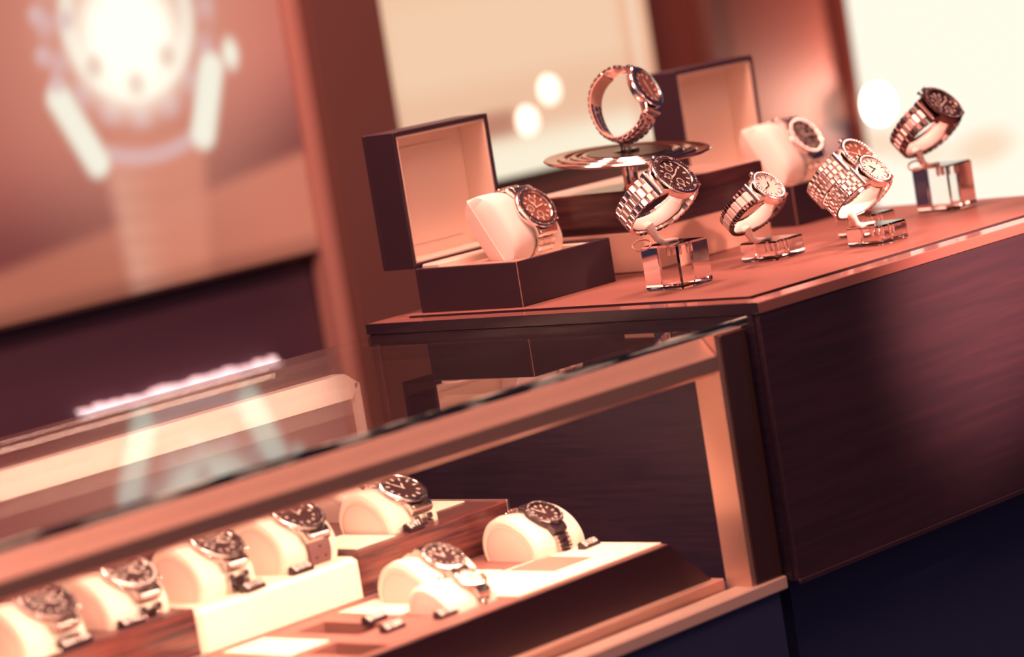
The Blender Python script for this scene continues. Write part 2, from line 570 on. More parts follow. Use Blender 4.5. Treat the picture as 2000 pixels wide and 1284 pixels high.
# ---- row of white letters on the dark wall below the poster (too blurred to read)
t = thing('wall_lettering', 'blurred row of small white letters on the dark wall below the watch poster', 'sign', (0, 0, 0))
bm = B()
x = 31.8
rr = random.Random(3)
while x < 61.6:
    wdt = rr.uniform(.7, 1.15)
    h = rr.uniform(.75, 1.15)
    kind = rr.randrange(4)
    y0, y1 = WY - .2, WY + 1.05
    z0 = -13.5
    s = .26
    if kind == 0:
        box(bm, x, x + s, y0, y1, z0, z0 + h); box(bm, x, x + wdt, y0, y1, z0, z0 + s)
    elif kind == 1:
        box(bm, x, x + s, y0, y1, z0, z0 + h); box(bm, x + wdt - s, x + wdt, y0, y1, z0, z0 + h); box(bm, x + s, x + wdt - s, y0, y1, z0 + h - s, z0 + h)
    elif kind == 2:
        box(bm, x, x + wdt, y0, y1, z0 + h - s, z0 + h); box(bm, x + wdt / 2 - s / 2, x + wdt / 2 + s / 2, y0, y1, z0, z0 + h - s)
    else:
        box(bm, x, x + s, y0, y1, z0, z0 + h); box(bm, x + s, x + wdt, y0, y1, z0 + h - s, z0 + h); box(bm, x + s, x + wdt, y0, y1, z0, z0 + s); box(bm, x + wdt - s, x + wdt, y0, y1, z0 + s, z0 + h - s)
    x += wdt + .22
part('letters', bm, 'letter_white', t)

# ------------------------------------------------------------------ the counter
CX1, CY1 = 54.6, 42.0
t = thing('display_counter', 'dark wooden counter with a reddish leather top carrying the watch boxes and stands', 'counter', (0, 0, 0))
bm = B(); box(bm, 0.15, CX1 - .15, 0.15, CY1 - .15, -21.5, -.95, .05)
part('body', bm, ['wood_front'], t)
bm = B(); box(bm, -.02, .16, 0.6, CY1 - .3, -21.4, -1.0); part('side_panel', bm, 'wood_dark', t)
# lacquered rim around the sunk leather, a groove beside it
bm = B()
def ringframe(bm, x0, x1, y0, y1, wdt, z0, z1, bev=.06, mi=0):
    box(bm, x0, x1, y0, y0 + wdt, z0, z1, bev, mi); box(bm, x0, x1, y1 - wdt, y1, z0, z1, bev, mi)
    box(bm, x0, x0 + wdt, y0 + wdt * .5, y1 - wdt * .5, z0, z1 - .004, bev, mi); box(bm, x1 - wdt, x1, y0 + wdt * .5, y1 - wdt * .5, z0, z1 - .004, bev, mi)
ringframe(bm, 0, CX1, 0, CY1, 2.15, -.95, -.06)
box(bm, 2.0, CX1 - 2.0, 2.0, CY1 - 2.0, -.95, -.35)
part('top_rim', bm, 'lip_lacquer', t)
bm = B(); box(bm, -.06, .02, -.02, CY1, -.93, -.03, .02); part('rim_facing', bm, 'lacquer', t)
bm = B(); box(bm, 2.1, CX1 - 1.0, 2.1, CY1 - 1.2, -.9, -.28); part('groove', bm, 'pit', t)  # dark base puts the groove's shade into its colour
bm = B(); box(bm, 3.12, CX1 - .6, 3.08, CY1 - 1.5, -.5, -.04); part('inlay_board', bm, 'pit', t)  # dark colour stands in for shade on the side below the leather
bm = B(); box(bm, 3.1, CX1 - .58, 3.05, CY1 - 1.48, -.05, .03, .03); part('leather_inlay', bm, 'leather', t)
bm = B(); box(bm, 6, CX1 - 6, 6, CY1 - 4, -95, -21.5); part('plinth', bm, 'navy_panel', t)
bm = B(); box(bm, 0.05, CX1 - .1, -.05, .12, -21.75, -21.35, .05); part('bottom_edge', bm, 'wood_front', t)

# ------------------------------------------------------------------ the glass case
GX0 = -118.0
t = thing('display_case', 'glass-topped display case with copper-coloured rails full of watches', 'display case', (0, 0, 0))
bm = B(); box(bm, GX0, -.12, 1.0, 41.3, -1.62, -1.0, .05)
bm.faces.ensure_lookup_table(); bmesh.ops.recalc_face_normals(bm, faces=bm.faces)
for f in bm.faces:
    f.material_index = 1 if f.normal.y < -.5 else 0
part('glass_top', bm, ['pane_glass', 'glass_edge'], t, recalc=False)
bm = B(); box(bm, GX0, -.3, 1.15, 1.35, -21.0, -1.75); part('front_glass', bm, 'pane_glass', t)
bm = B(); box(bm, GX0, -.3, 40.9, 41.1, -20.5, -1.75); part('rear_glass', bm, 'pane_glass', t)
bm = B(); box(bm, -.42, -.12, 40.5, 41.2, -20.5, -1.75, .05); part('rear_corner_strip', bm, 'tray_dark', t)
# front top rail: slanted upper face, upright lower face
bm = B()
prism(bm, [(3.9, -1.68), (2.9, -1.68), (2.75, -1.72), (1.5, -3.25), (1.45, -3.35), (1.55, -4.45), (1.9, -4.7), (3.9, -4.75)], GX0, -3.9, 'x')
part('top_rail', bm, 'copper_satin', t)
bm = B(); box(bm, GX0, -4.2, 3.95, 4.9, -4.0, -2.0, .05); part('light_strip', bm, 'steel_brushed', t)
bm = B()
prism(bm, [(-3.8, 1.45), (-.5, 1.45), (-.25, 1.7), (-.25, 3.9), (-3.8, 3.9)], -21.4, -1.75, 'z')
part('corner_post', bm, ['copper_satin'], t)
bm = B(); box(bm, -3.3, -.25, 1.30, 1.46, -21.2, -1.9, .04); part('post_facing', bm, 'post_metal', t)
bm = B(); box(bm, GX0, -.1, 1.0, 3.2, -22.0, -20.95, .12); part('bottom_rail', bm, 'case_base', t)
bm = B(); box(bm, GX0, -4.2, 3.7, 41.0, -21.5, -20.2, .08); part('deck', bm, 'copper_satin', t)
bm = B(); box(bm, GX0, -.2, 3.1, 41.2, -22, -21.5); part('base_board', bm, 'navy_panel', t)
bm = B(); box(bm, GX0, -.6, 1.6, 41.0, -95, -22.0); part('front_panel', bm, 'navy_panel', t)
# pale-edged board standing at the rear of the case
bm = B()
prism(bm, [(GX0, -20.2), (-4.9, -20.2), (-4.9, -4.9), (-5.9, -4.0), (GX0, -4.0)], 40.0, 40.5, 'y')
part('rear_board', bm, 'tray_dark', t)
bm = B()
prism(bm, [(GX0, -5.3), (-5.4, -5.3), (-4.5, -4.1), (-5.9, -3.15), (GX0, -3.15)], 39.3, 40.7, 'y', mi=0)
prism(bm, [(-4.9, -20), (-4.35, -20), (-4.35, -4.15), (-4.9, -4.15)], 39.3, 40.7, 'y', mi=0)
part('pale_edging', bm, ['cream_velvet'], t, label='cream edging along the top and end of the rear board')

# ------------------------------------------------------------------ boxes
def watch_box(loc, label, cushion_only=False):
    t = thing('watch_box', label, 'watch box', loc, None, 'open black watch boxes')
    S, H, T = 11.7, 3.75, .38
    bm = B()
    box(bm, 0, S, 0, T, 0, H, .06); box(bm, 0, S, S - T, S, 0, H, .06)
    box(bm, 0, T, T * .9, S - T * .9, 0, H, .06); box(bm, S - T, S, T * .9, S - T * .9, 0, H, .06)
    box(bm, .1, S - .1, .1, S - .1, 0.0, .4)
    b0 = part('base', bm, 'box_black', t)
    bm = B(); box(bm, -.02, .05, -.02, .05, .05, H - .04, .01); part('corner_line', bm, 'corner_line_pale', b0)  # thin paler strip down the near vertical corner
    bm = B()
    t2 = T + .02
    ringframe(bm, t2, S - t2, t2, S - t2, .75, .4, H - .22, .05)
    box(bm, t2 + .7, S - t2 - .7, t2 + .7, S - t2 - .7, .4, 1.3)
    box(bm, t2 + .05, S - t2 - .05, S - t2 - 2.1, S - t2 - .02, 1.3, H + .3, .12)
    box(bm, t2 + .7, S - t2 - .7, S - t2 - 3.0, S - t2 - 2.1, 1.3, H - .3, .08)
    part('lining', bm, 'lining', t)
    bm = B(); box(bm, 1.9, 4.0, 2.2, 8.6, 1.3, H - .25, .12); part('cushion_rest', bm, 'velvet_tan', t)
    # lid, standing open past upright behind the base
    bm = B()
    D, Z0, Z1 = 3.75, H + .02, H + 11.55
    y0 = S - .02
    box(bm, 0, S, y0 + D - T, y0 + D, Z0, Z1, .06)
    box(bm, 0, T, y0, y0 + D - T * .9, Z0, Z1, .06); box(bm, S - T, S, y0, y0 + D - T * .9, Z0, Z1, .06)
    box(bm, T * .9, S - T * .9, y0, y0 + D - T * .9, Z1 - T, Z1, .06); box(bm, T * .9, S - T * .9, y0, y0 + D - T * .9, Z0, Z0 + T, .06)
    ld = part('lid', bm, 'box_black', t)
    bm = B()
    a, b2, c0, c1 = T + .01, S - T - .01, Z0 + T + .01, Z1 - T - .01
    box(bm, a, b2, y0 + D - T - .35, y0 + D - T, c0, c1)
    box(bm, a, a + .22, y0 + .12, y0 + D - T - .35, c0, c1, .04); box(bm, b2 - .22, b2, y0 + .12, y0 + D - T - .35, c0, c1, .04)
    box(bm, a + .2, b2 - .2, y0 + .12, y0 + D - T - .35, c1 - .22, c1, .04); box(bm, a + .2, b2 - .2, y0 + .12, y0 + D - T - .35, c0, c0 + .22, .04)
    part('lid_lining', bm, 'lining', ld)
    bm = B(); box(bm, a + 1.7, b2 - 1.7, y0 + D - T - .42, y0 + D - T - .33, c0 + 1.2, c1 - 1.2, .12); part('lid_pad', bm, 'lining', ld)
    for x in (2.5, 8.4):
        bm = B(); lathe(bm, [(.12, x - .5), (.12, x + .9)], 12, cx=y0 + .1, cy=H + .03, axis='x'); part('hinge', bm, 'steel', t, True)
    return t
watch_box((3.95, 27.5, 0.03), 'open black watch box at the front left end of the counter top')
watch_box((43.9, 29.9, 0.03), 'open black watch box further back on the counter, behind the pair of stands')

# ------------------------------------------------------------------ striped wood plinth and turntable
t = thing('display_plinth', 'striped dark wood plinth on a pale base, carrying the turntable', 'plinth', (19.8, 27.25, 0.03))
PX, PY = 17.1, 13.4
bm = B(); box(bm, 0, PX, 0, PY, 0, 3.55, .16); part('pale_base', bm, 'plinth_pale', t)
bm = B(); box(bm, .02, PX - .02, .02, PY - .02, 3.55, 7.02, .05); part('wooden_band', bm, 'macassar_dark', t)
bm = B(); box(bm, .3, PX - .3, .3, PY - .3, 7.0, 7.1, .03); part('top_panel', bm, 'plinth_top', t)
bm = B()
text_bm(bm, 'OMEGA', .62, Matrix.Translation((2.3, -.012, 3.95)) @ Matrix.Rotation(math.radians(90), 4, 'X'), .008)
part('lettering', bm, 'tag_white', t)

t = thing('turntable_stand', 'round ridged metal turntable on a short stem standing on the wood plinth', 'display stand', (21.9, 29.6, 7.13))
TILT = Matrix.Translation((0, 0, 2.9)) @ Matrix.Rotation(math.radians(5.2), 4, 'X') @ Matrix.Translation((0, 0, -2.9))
bm = B()
prof = [(0.01, 2.66), (6.6, 2.66), (7.05, 2.78), (7.2, 2.9), (7.1, 3.0), (6.8, 3.02), (6.4, 2.92), (6.05, 2.92), (5.9, 3.05), (5.4, 3.07), (5.2, 2.94),
        (4.95, 2.94), (4.8, 3.09), (4.4, 3.1), (4.2, 2.97), (4.05, 2.97), (3.9, 3.12), (0.01, 3.13)]
lathe(bm, prof, 96, cap=False)
bmesh.ops.transform(bm, matrix=TILT, verts=bm.verts)
part('disc', bm, 'chrome_dark', t, True)
bm = B(); lathe(bm, [(0.9, 0), (.8, .15), (.66, .4), (.66, 2.3), (.8, 2.72)], 40); part('stem', bm, 'chrome_dark', t, True)
bm = B(); lathe(bm, [(0.01, 3.14), (3.5, 3.14), (3.5, 3.17), (0.01, 3.17)], 64, cap=False)
bmesh.ops.transform(bm, matrix=TILT, verts=bm.verts)
part('centre_plate', bm, 'dark_steel', t, True)

# ------------------------------------------------------------------ wristwatches
def frame(n, s):
    n = Vector(n).normalized()
    s = Vector(s)
    s = (s - n * s.dot(n)).normalized()
    y = n.cross(s)
    return Matrix((s, y, n)).transposed()

def loop_path(hs, h, e=.88, n=720, grow=0.0):
    P = []
    for i in range(n):
        t_ = 2 * math.pi * i / n
        c, s = math.cos(t_), math.sin(t_)
        x = (hs + grow) * math.copysign(abs(c) ** e, c)
        z = -h + (h + grow) * math.copysign(abs(s) ** e, s)
        P.append(Vector((x, 0, z)))
    return P

def loop_links(hs, h, x_lug, pitch, e=.88):
    """centres, tangents and outward normals from the 6 o'clock lug around the back to the 12 o'clock lug"""
    P = loop_path(hs, h, e)
    n = len(P)
    i0 = max(range(n // 4), key=lambda i: 1 if False else (P[i].x <= x_lug and P[i].z > -h) and -abs(P[i].x - x_lug) or -99)
    seq = [P[(i0 - k) % n] for k in range(n)]
    out = []
    acc = 0
    last = seq[0]
    for k in range(1, n):
        acc += (seq[k] - last).length
        last = seq[k]
        if seq[k].x < -x_lug + 0.0 and seq[k].z > -h and k > n // 2:
            pass
        if k > n // 2 and seq[k].z > -h and seq[k].x > -x_lug:
            break
        if acc >= pitch:
            tg = (seq[min(k + 1, n - 1)] - seq[k - 1]).normalized()
            nm = Vector((0, 1, 0)).cross(tg)
            cvec = Vector((seq[k].x, 0, seq[k].z + h))
            if nm.dot(cvec) < 0: nm = -nm
            out.append((seq[k].copy(), tg, nm))
            acc = 0
    return out

def cut(bm, plane_co, plane_no):
    bmesh.ops.bisect_plane(bm, geom=list(bm.verts) + list(bm.edges) + list(bm.faces), dist=1e-5,
                           plane_co=plane_co, plane_no=plane_no, clear_outer=True)

def make_watch(label, loc, rot, group, R=2.0, hs=3.1, h=2.7, width=2.0, style='3link', bezel='dive', dial='dark', cutz=None,
               mats=('steel', 'steel_brushed'), hands=(50, 130), sub=(), crownside=1, e=.88, markers=True, numerals=False, thick=.30, detail=True, lug=None):
    t = thing('wristwatch', label, 'watch', loc, rot, group)
    inv = rot.to_4x4().inverted() @ Matrix.Translation(-Vector(loc))
    def fin(bm):
        if cutz is not None:
            co = inv @ Vector((0, 0, cutz))
            no = rot.inverted() @ Vector((0, 0, -1))
            cut(bm, co, no)
        return bm
    ms, mb = mats
    rc = R * .97
    lx = R + .42
    # case with lugs
    n = 72
    def outline(s, z, lugw=1.0):
        o = []
        for i in range(n):
            a = 2 * math.pi * i / n
            c, s_ = math.cos(a), math.sin(a)
            rr = rc
            q = max(abs(c) / (lx), abs(s_) / (width * .56))
            rb = 1 / q
            if rb > rr and abs(c) > .7: rr = rc + (rb - rc) * 1.0
            x, y = rr * c * s, rr * s_ * s
            zz = z - .30 * max(0, (abs(x) / lx - .72) / .28) ** 1.5 * (R / 2)
            o.append((x, y, zz))
        return o
    bm = B()
    rings(bm, [outline(.90, -.86), outline(.98, -.74), outline(1, -.52), outline(1, -.26), outline(.965, -.16)])
    cs = part('watch_case', fin(bm), ms, t, True)
    # bezel
    bm = B()
    mod = None
    if bezel == 'flute':
        mod = lambda a, z: 1 + .018 * math.cos(a * 48)
    elif bezel == 'scallop':
        mod = lambda a, z: 1 + .03 * max(-.4, math.cos(a * 12))
    ri = R * (.69 if bezel in ('dive', 'chrono') else .76)
    nb = 144 if mod else 64
    prof = [(R * .93, -.2), (R * .985, -.12), (R * .985, 0.0), (R * .93, .07), (ri + .05, .10), (ri, .04), (ri, -.12)]
    if mod:
        md = lambda a, z: mod(a, z) if z < .08 else 1
        lathe(bm, prof, nb, cap=False, mod=md)
    else:
        lathe(bm, prof, nb, cap=False)
    bz = part('bezel', fin(bm), ms, t, True)
    if bezel in ('dive', 'scallop', 'chrono'):
        bm = B(); lathe(bm, [(R * .925, .080), (ri + .09, .112), (ri + .09, .10), (R * .925, .07)], 64, cap=False)
        part('bezel_ring', fin(bm), 'bezel_black', bz, True, label='black bezel ring')
        bm = B()
        for k in range(60 if detail else 12):
            if numerals and k % 10 == 0: continue
            a = 2 * math.pi * k / (60 if detail else 12)
            big = (k % 5 == 0) if detail else True
            r0, r1 = R * .925 - (.16 if big else .09), R * .925 - .03
            wv = .035 if big else .015
            c, s_ = math.cos(a), math.sin(a)
            pts = [(r0 * c - wv * s_, r0 * s_ + wv * c), (r1 * c - wv * s_, r1 * s_ + wv * c), (r1 * c + wv * s_, r1 * s_ - wv * c), (r0 * c + wv * s_, r0 * s_ - wv * c)]
            prism(bm, pts, .09, .118)
        if numerals:
            for k in range(1, 6):
                a = math.pi + -2 * math.pi * k * 10 / 60      # 12 lies at -x, clockwise seen from above the dial
                rr = (ri + .09 + R * .925) / 2
                mt = Matrix.Translation((rr * math.cos(a), rr * math.sin(a), .112)) @ Matrix.Rotation(a - math.pi / 2, 4, 'Z')
                text_bm(bm, str(k * 10), R * .17, mt, .006)
        part('bezel_marks', fin(bm), 'marker', bz)
    if bezel == 'gem':
        bm = B()
        ng = 40
        for k in range(ng):
            a = 2 * math.pi * k / ng
            cx, cy = R * .865 * math.cos(a), R * .865 * math.sin(a)
            lathe(bm, [(.02, .05), (R * .058, .09), (R * .058, .13), (R * .03, .17)], 8, cx, cy)
        part('gems', fin(bm), 'gem', bz)
    # dial
    dm = {'dark': 'dial_dark', 'brown': 'dial_brown', 'white': 'dial_white'}[dial]
    mk = 'marker' if dial != 'white' else 'dark_steel'
    bm = B(); lathe(bm, [(ri - .02, -.16), (ri - .02, -.08)], 48)
    dl = part('dial', fin(bm), dm, t)
    if markers:
        bm = B()
        for k in range(12):
            a = 2 * math.pi * k / 12
            r0, r1, wv = ri * .72, ri * .93, ri * (.055 if dial != 'white' else .03)
            c, s_ = math.cos(a), math.sin(a)
            if bezel == 'dive' and not sub and k % 3:
                lathe(bm, [(ri * .075, -.08), (ri * .075, -.05)], 10, ri * .82 * c, ri * .82 * s_)
                continue
            pts = [(r0 * c - wv * s_, r0 * s_ + wv * c), (r1 * c - wv * s_, r1 * s_ + wv * c), (r1 * c + wv * s_, r1 * s_ - wv * c), (r0 * c + wv * s_, r0 * s_ - wv * c)]
            prism(bm, pts, -.08, -.05)
        part('hour_markers', fin(bm), mk, dl)
    for ang in sub:
        a = math.radians(ang)
        cx, cy = ri * .50 * math.cos(a), ri * .50 * math.sin(a)
        bm = B()
        lathe(bm, [(ri * .25, -.075), (ri * .25, -.062), (ri * .21, -.062), (ri * .21, -.075)], 28, cx, cy, cap=False)
        for k in range(8):
            a2 = 2 * math.pi * k / 8
            lathe(bm, [(.02, -.07), (.02, -.06)], 6, cx + ri * .15 * math.cos(a2), cy + ri * .15 * math.sin(a2))
        tube(bm, [(cx, cy, -.06), (cx + ri * .17 * math.cos(a + 1), cy + ri * .17 * math.sin(a + 1), -.06)], .015, 4)
        part('subdial', fin(bm), mk, dl)
    bm = B()
    for (ang, ln, wd) in ((hands[0], .50, .06), (hands[1], .78, .045)):
        a = math.radians(ang)
        c, s_ = math.cos(a), math.sin(a)
        L, wv = ri * ln, ri * wd
        pts = [(-.15 * L * c - wv * .5 * s_, -.15 * L * s_ + wv * .5 * c), (.6 * L * c - wv * s_, .6 * L * s_ + wv * c), (L * c, L * s_), (.6 * L * c + wv * s_, .6 * L * s_ - wv * c), (-.15 * L * c + wv * .5 * s_, -.15 * L * s_ - wv * .5 * c)]
        prism(bm, pts, -.045, -.03)
    lathe(bm, [(.07, -.05), (.07, -.01)], 12)
    part('hands', fin(bm), mk, dl)
    bm = B(); lathe(bm, [(ri + .02, .05), (ri * .9, .085), (ri * .5, .10), (.01, .105)], 48, cap=False)
    part('crystal', fin(bm), 'watch_glass', t, True)
    # crown (and pushers for a chronograph)
    cs_ = crownside
    bm = B(); lathe(bm, [(.13, cs_ * (rc - .05)), (.13, cs_ * (rc + .12)), (.24, cs_ * (rc + .12)), (.24, cs_ * (rc + .36)), (.16, cs_ * (rc + .40))], 18, cx=0, cy=-.48, axis='y',
                     mod=lambda a, z: 1 + .05 * math.cos(a * 9))
    part('crown', fin(bm), ms, t, True)
    if sub:
        for xx in (-1, 1):
            a = math.radians(28 * xx)
            bm = B(); lathe(bm, [(.10, 0), (.10, .28), (.15, .28), (.15, .46)], 14, axis='y')
            bmesh.ops.transform(bm, matrix=Matrix.Translation((xx * rc * .5, cs_ * rc * .83, -.48)) @ Matrix.Rotation(0 if cs_ > 0 else math.pi, 4, 'Z') @ Matrix.Rotation(-a * cs_ * .9, 4, 'Z'), verts=bm.verts)
            part('pusher', fin(bm), ms, t, True)
    # bracelet
    bm = B()
    z_drop = -.34
    hh = h
    th = thick
    pitch = {'3link': .56, '5link': .50, 'president': .50, 'rubber': .22, 'ceramic': .66, 'bead': .44, 'oyster': .56, 'chain': .9}[style] * (R / 2) ** .4
    LK = loop_links(hs, hh - .1, lx - .22, pitch, e)
    off = Vector((0, 0, z_drop))
    Wd = width
    nL = len(LK)
    for i, (c, tg, nm) in enumerate(LK):
        c = c + off
        taper = 1 - .16 * math.sin(math.pi * (i + .5) / nL)
        W_ = Wd * taper
        def pc(yc, ly, shift=0, mi=0, k=1.0, lz=th):
            cc = c + tg * (shift * pitch) + Vector((0, yc, 0))
            piece(bm, cc, tg, nm, pitch * .95 * k, ly, lz, .35, mi)
        if style in ('3link', 'oyster', 'president'):
            cw = .42 if style != 'president' else .34
            for s_ in (-1, 1):
                pc(s_ * W_ * (cw / 2 + (1 - cw) / 4 + .002), W_ * (1 - cw) / 2 * .97, 0, 0)
            pc(0, W_ * cw * .96, .5 if style != 'oyster' else .0, 1 if style != 'president' else 0, 1.0, th * 1.08)
        elif style == '5link':
            for (yc, ly, sh, mi) in ((-.40, .19, 0, 0), (.40, .19, 0, 0), (-.235, .13, .5, 1), (.235, .13, .5, 1), (0, .32, 0, 0)):
                pc(yc * W_, ly * W_, sh, mi)
        elif style == 'bead':
            for yc in (-.40, -.14, .14, .40):
                pc(yc * W_, .23 * W_, .5 if abs(yc) < .3 else 0, 0 if abs(yc) > .3 else 1, .95, th * 1.2)
        elif style == 'ceramic':
            pc(0, W_ * .54, 0, 1, 1.0, th * 1.05)
            for s_ in (-1, 1):
                for q in (-.25, .25):
                    cc = c + tg * (q * pitch) + Vector((0, s_ * W_ * .385, 0))
                    piece(bm, cc, tg, nm, pitch * .44, W_ * .21, th * 1.15, .4, 0)
        elif style == 'chain':
            for s_ in (-1, 1):
                pc(s_ * W_ * .30, W_ * .3, .5 if s_ > 0 else 0, 0, .9, th * 1.2)
            pc(0, W_ * .3, .25, 1, .5)
        elif style == 'rubber':
            piece(bm, c, tg, nm, pitch * 1.25, W_, th * 1.1, .02, 0)
            if i % 3 == 1 and i < nL * .33:
                for yc in ((-.22, .22) if (i // 3) % 2 else (0,)):
                    cc = c + nm * (th * .56) + Vector((0, yc * W_, 0))
                    M3 = Matrix((tg, Vector((0, 1, 0)), nm)).transposed()
                    b2 = B(); lathe(b2, [(.11, -.02), (.11, .02)], 14)
                    bmesh.ops.transform(b2, matrix=Matrix.Translation(cc) @ M3.to_4x4(), verts=b2.verts)
                    me = bpy.data.meshes.new('x'); b2.to_mesh(me); n0 = len(bm.faces); bm.from_mesh(me); b2.free(); bpy.data.meshes.remove(me)
                    bm.faces.ensure_lookup_table()
                    for f in bm.faces[n0:]: f.material_index = 1
    mm = {'ceramic': ['dark_steel', 'ceramic_white'], 'rubber': ['rubber', 'hole']}.get(style, [ms, mb])
    if style == 'ceramic' and mats[0] == 'ceramic_black': mm = ['steel', 'ceramic_black']
    part('bracelet' if style != 'rubber' else 'strap', fin(bm), mm, t, False)
    # end pieces joining lugs and bracelet
    for s_ in (-1, 1):
        bm = B()
        box(bm, s_ * (lx - .55), s_ * (lx - .05), -width * .46, width * .46, -.72, -.34, .1)
        part('end_link', fin(bm), ms, t)
    return t

# ---- stands with a white C-ring on an acrylic block
def stand(label, blk, watch_loc, rot, hs, h, group='acrylic block watch stands', tagloop=False, e=.88, z_drop=-.34):
    x0, x1, y0, y1, H = blk
    cx, cy = (x0 + x1) / 2, (y0 + y1) / 2
    t = thing('watch_stand', label, 'watch stand', (cx, cy, 0.03), None, group)
    bm = B(); box(bm, x0 - cx, x1 - cx, y0 - cy, y1 - cy, 0.0, H, .15); part('acrylic_block', bm, 'acrylic', t)
    # band: strip along the lower side of the loop, inside the bracelet
    Wm = Matrix.Translation(Vector(watch_loc)) @ rot.to_4x4()
    inv = Matrix.Translation(-Vector((cx, cy, .03)))
    bm = B()
    P = loop_path(hs - .22, h - .18, e, 96)
    N = len(P)
    seq = [P[i % N] for i in range(int(N * .50), int(N * 1.06))]   # from the far left side, under, up to the right
    loops = []
    for i, p in enumerate(seq):
        q = i / (len(seq) - 1)
        wv = .62 * min(1, .35 + 4 * q, .25 + 4.5 * (1 - q))
        c = Vector((0, 0, -h))
        rad = (p - c)
        rad = Vector((rad.x, 0, rad.z)).normalized()
        pp = p + Vector((0, 0, z_drop - .10))
        tk = .10
        sec = [pp + Vector((0, -wv, 0)) - rad * tk * .4, pp + Vector((0, -wv * .8, 0)) + rad * tk, pp + Vector((0, wv * .8, 0)) + rad * tk, pp + Vector((0, wv, 0)) - rad * tk * .4,
               pp + Vector((0, wv * .8, 0)) - rad * tk * 1.2, pp + Vector((0, -wv * .8, 0)) - rad * tk * 1.2]
        loops.append([inv @ (Wm @ s) for s in sec])
    rings(bm, loops)
    part('ring_band', bm, 'cream_velvet', t, True)
    # neck from the near rim of the band to a flat foot on the block
    a = inv @ (Wm @ Vector((hs * .10, -.45, -h * 1.96)))
    foot = Vector((a.x + .7, min(.2, a.y - .3), H + .12))
    mid = a.lerp(foot, .62) + Vector((-.1, 0, -.15))
    bm = B()
    tube(bm, [a + Vector((0, .15, .05)), a, a.lerp(mid, .5), mid, foot + Vector((0, 0, 0.06)), foot + Vector((.6, .05, 0.02)), foot + Vector((2.0, 0.1, 0))], [.38, .42, .34, .29, .26, .22, .12], 12)
    part('neck', bm, 'cream_velvet', t, True)
    bm = B(); lathe(bm, [(.55, H), (.55, H + .08), (.35, H + .12)], 24, foot.x + 1.0, foot.y); part('foot_disc', bm, 'acrylic', t, True)
    for (sx, sy) in ((-.7, -.4), (.1, -.6), (.8, -.2)):
        bm = B(); lathe(bm, [(.14, H - .95), (.17, H - .8), (.17, H - .25), (.26, H - .22), (.26, H - .08)], 12, sx, sy); part('screw', bm, 'steel', t, True)
    if tagloop:
        bm = B()
        c0 = Vector((x0 - cx - 1.2, -.3, H + .45))
        pts = [c0 + Vector((-1.0 + 1.05 * math.cos(a_) + 0, .35 * math.sin(a_), .38 * math.sin(a_ + .3))) for a_ in [2 * math.pi * k / 40 for k in range(40)]]
        tube(bm, pts, .08, 6, True)
        part('cord_loop', bm, 'tape', t, True)
    return t

n_st = (.03, -.74, .67)
R_st = frame(n_st, (1, 0, 0))
G1 = 'wristwatches on acrylic block stands'
def block_around(cx, cy, s=3.9, H=3.6, d=None):
    d = d or s
    return (cx - s / 2, cx + s / 2, cy - d / 2, cy + d / 2, H)

# 1: steel chronograph, tall block
L1 = (8.7, 13.4, 9.25)
make_watch('steel chronograph with a numbered black bezel on the tall front stand', L1, R_st, G1, R=2.15, hs=3.4, h=2.8, width=2.2, style='3link',
           bezel='dive', dial='dark', hands=(200, 35), sub=(90, 270, 180), numerals=True)
stand('tall clear block stand with a wire loop, beside the front black box', block_around(10.6, 16.3, 3.95, 3.6), L1, R_st, 3.35, 2.75, tagloop=True)
# 2: white link watch, low block
L2 = (20.6, 13.75, 6.46)
make_watch('small watch with white centre links and a pale gem-set dial', L2, R_st, G1, R=1.62, hs=2.85, h=2.4, width=1.75, style='ceramic',
           bezel='gem', dial='white', hands=(60, 200), crownside=1)
stand('low clear block stand holding the watch with white links', block_around(23.7, 16.9, 3.9, 1.65), L2, R_st, 2.85, 2.4)
# 3: small steel watch, low block at the front right
L3 = (25.6, 6.6, 6.54)
make_watch('small steel watch with a gem bezel, front one of the close pair', L3, R_st, G1, R=1.6, hs=3.0, h=2.45, width=1.75, style='5link',
           bezel='gem', dial='white', hands=(120, 200))
stand('low clear block stand at the front edge, holding the front watch of the close pair', block_around(28.6, 9.6, 3.7, 1.65), L3, R_st, 3.0, 2.45)
# 3b: steel watch behind it
L4 = (30.9, 11.9, 7.30)
make_watch('steel watch with a beaded bracelet, rear one of the close pair', L4, R_st, G1, R=1.9, hs=3.15, h=2.6, width=2.0, style='bead',
           bezel='gem', dial='brown', hands=(50, 150))
stand('low clear block stand behind the front one of the close pair', block_around(35.0, 15.4, 3.7, 1.8), L4, R_st, 3.15, 2.6)
# 4: dark chronograph on the tall block at the far right
L5 = (45.4, 13.1, 9.70)
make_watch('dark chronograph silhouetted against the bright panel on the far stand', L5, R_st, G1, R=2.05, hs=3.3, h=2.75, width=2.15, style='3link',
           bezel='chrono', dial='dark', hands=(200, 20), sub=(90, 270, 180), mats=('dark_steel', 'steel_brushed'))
stand('tall clear block stand at the far right end of the counter', block_around(48.6, 16.6, 3.9, 4.05), L5, R_st, 3.3, 2.75, tagloop=True)
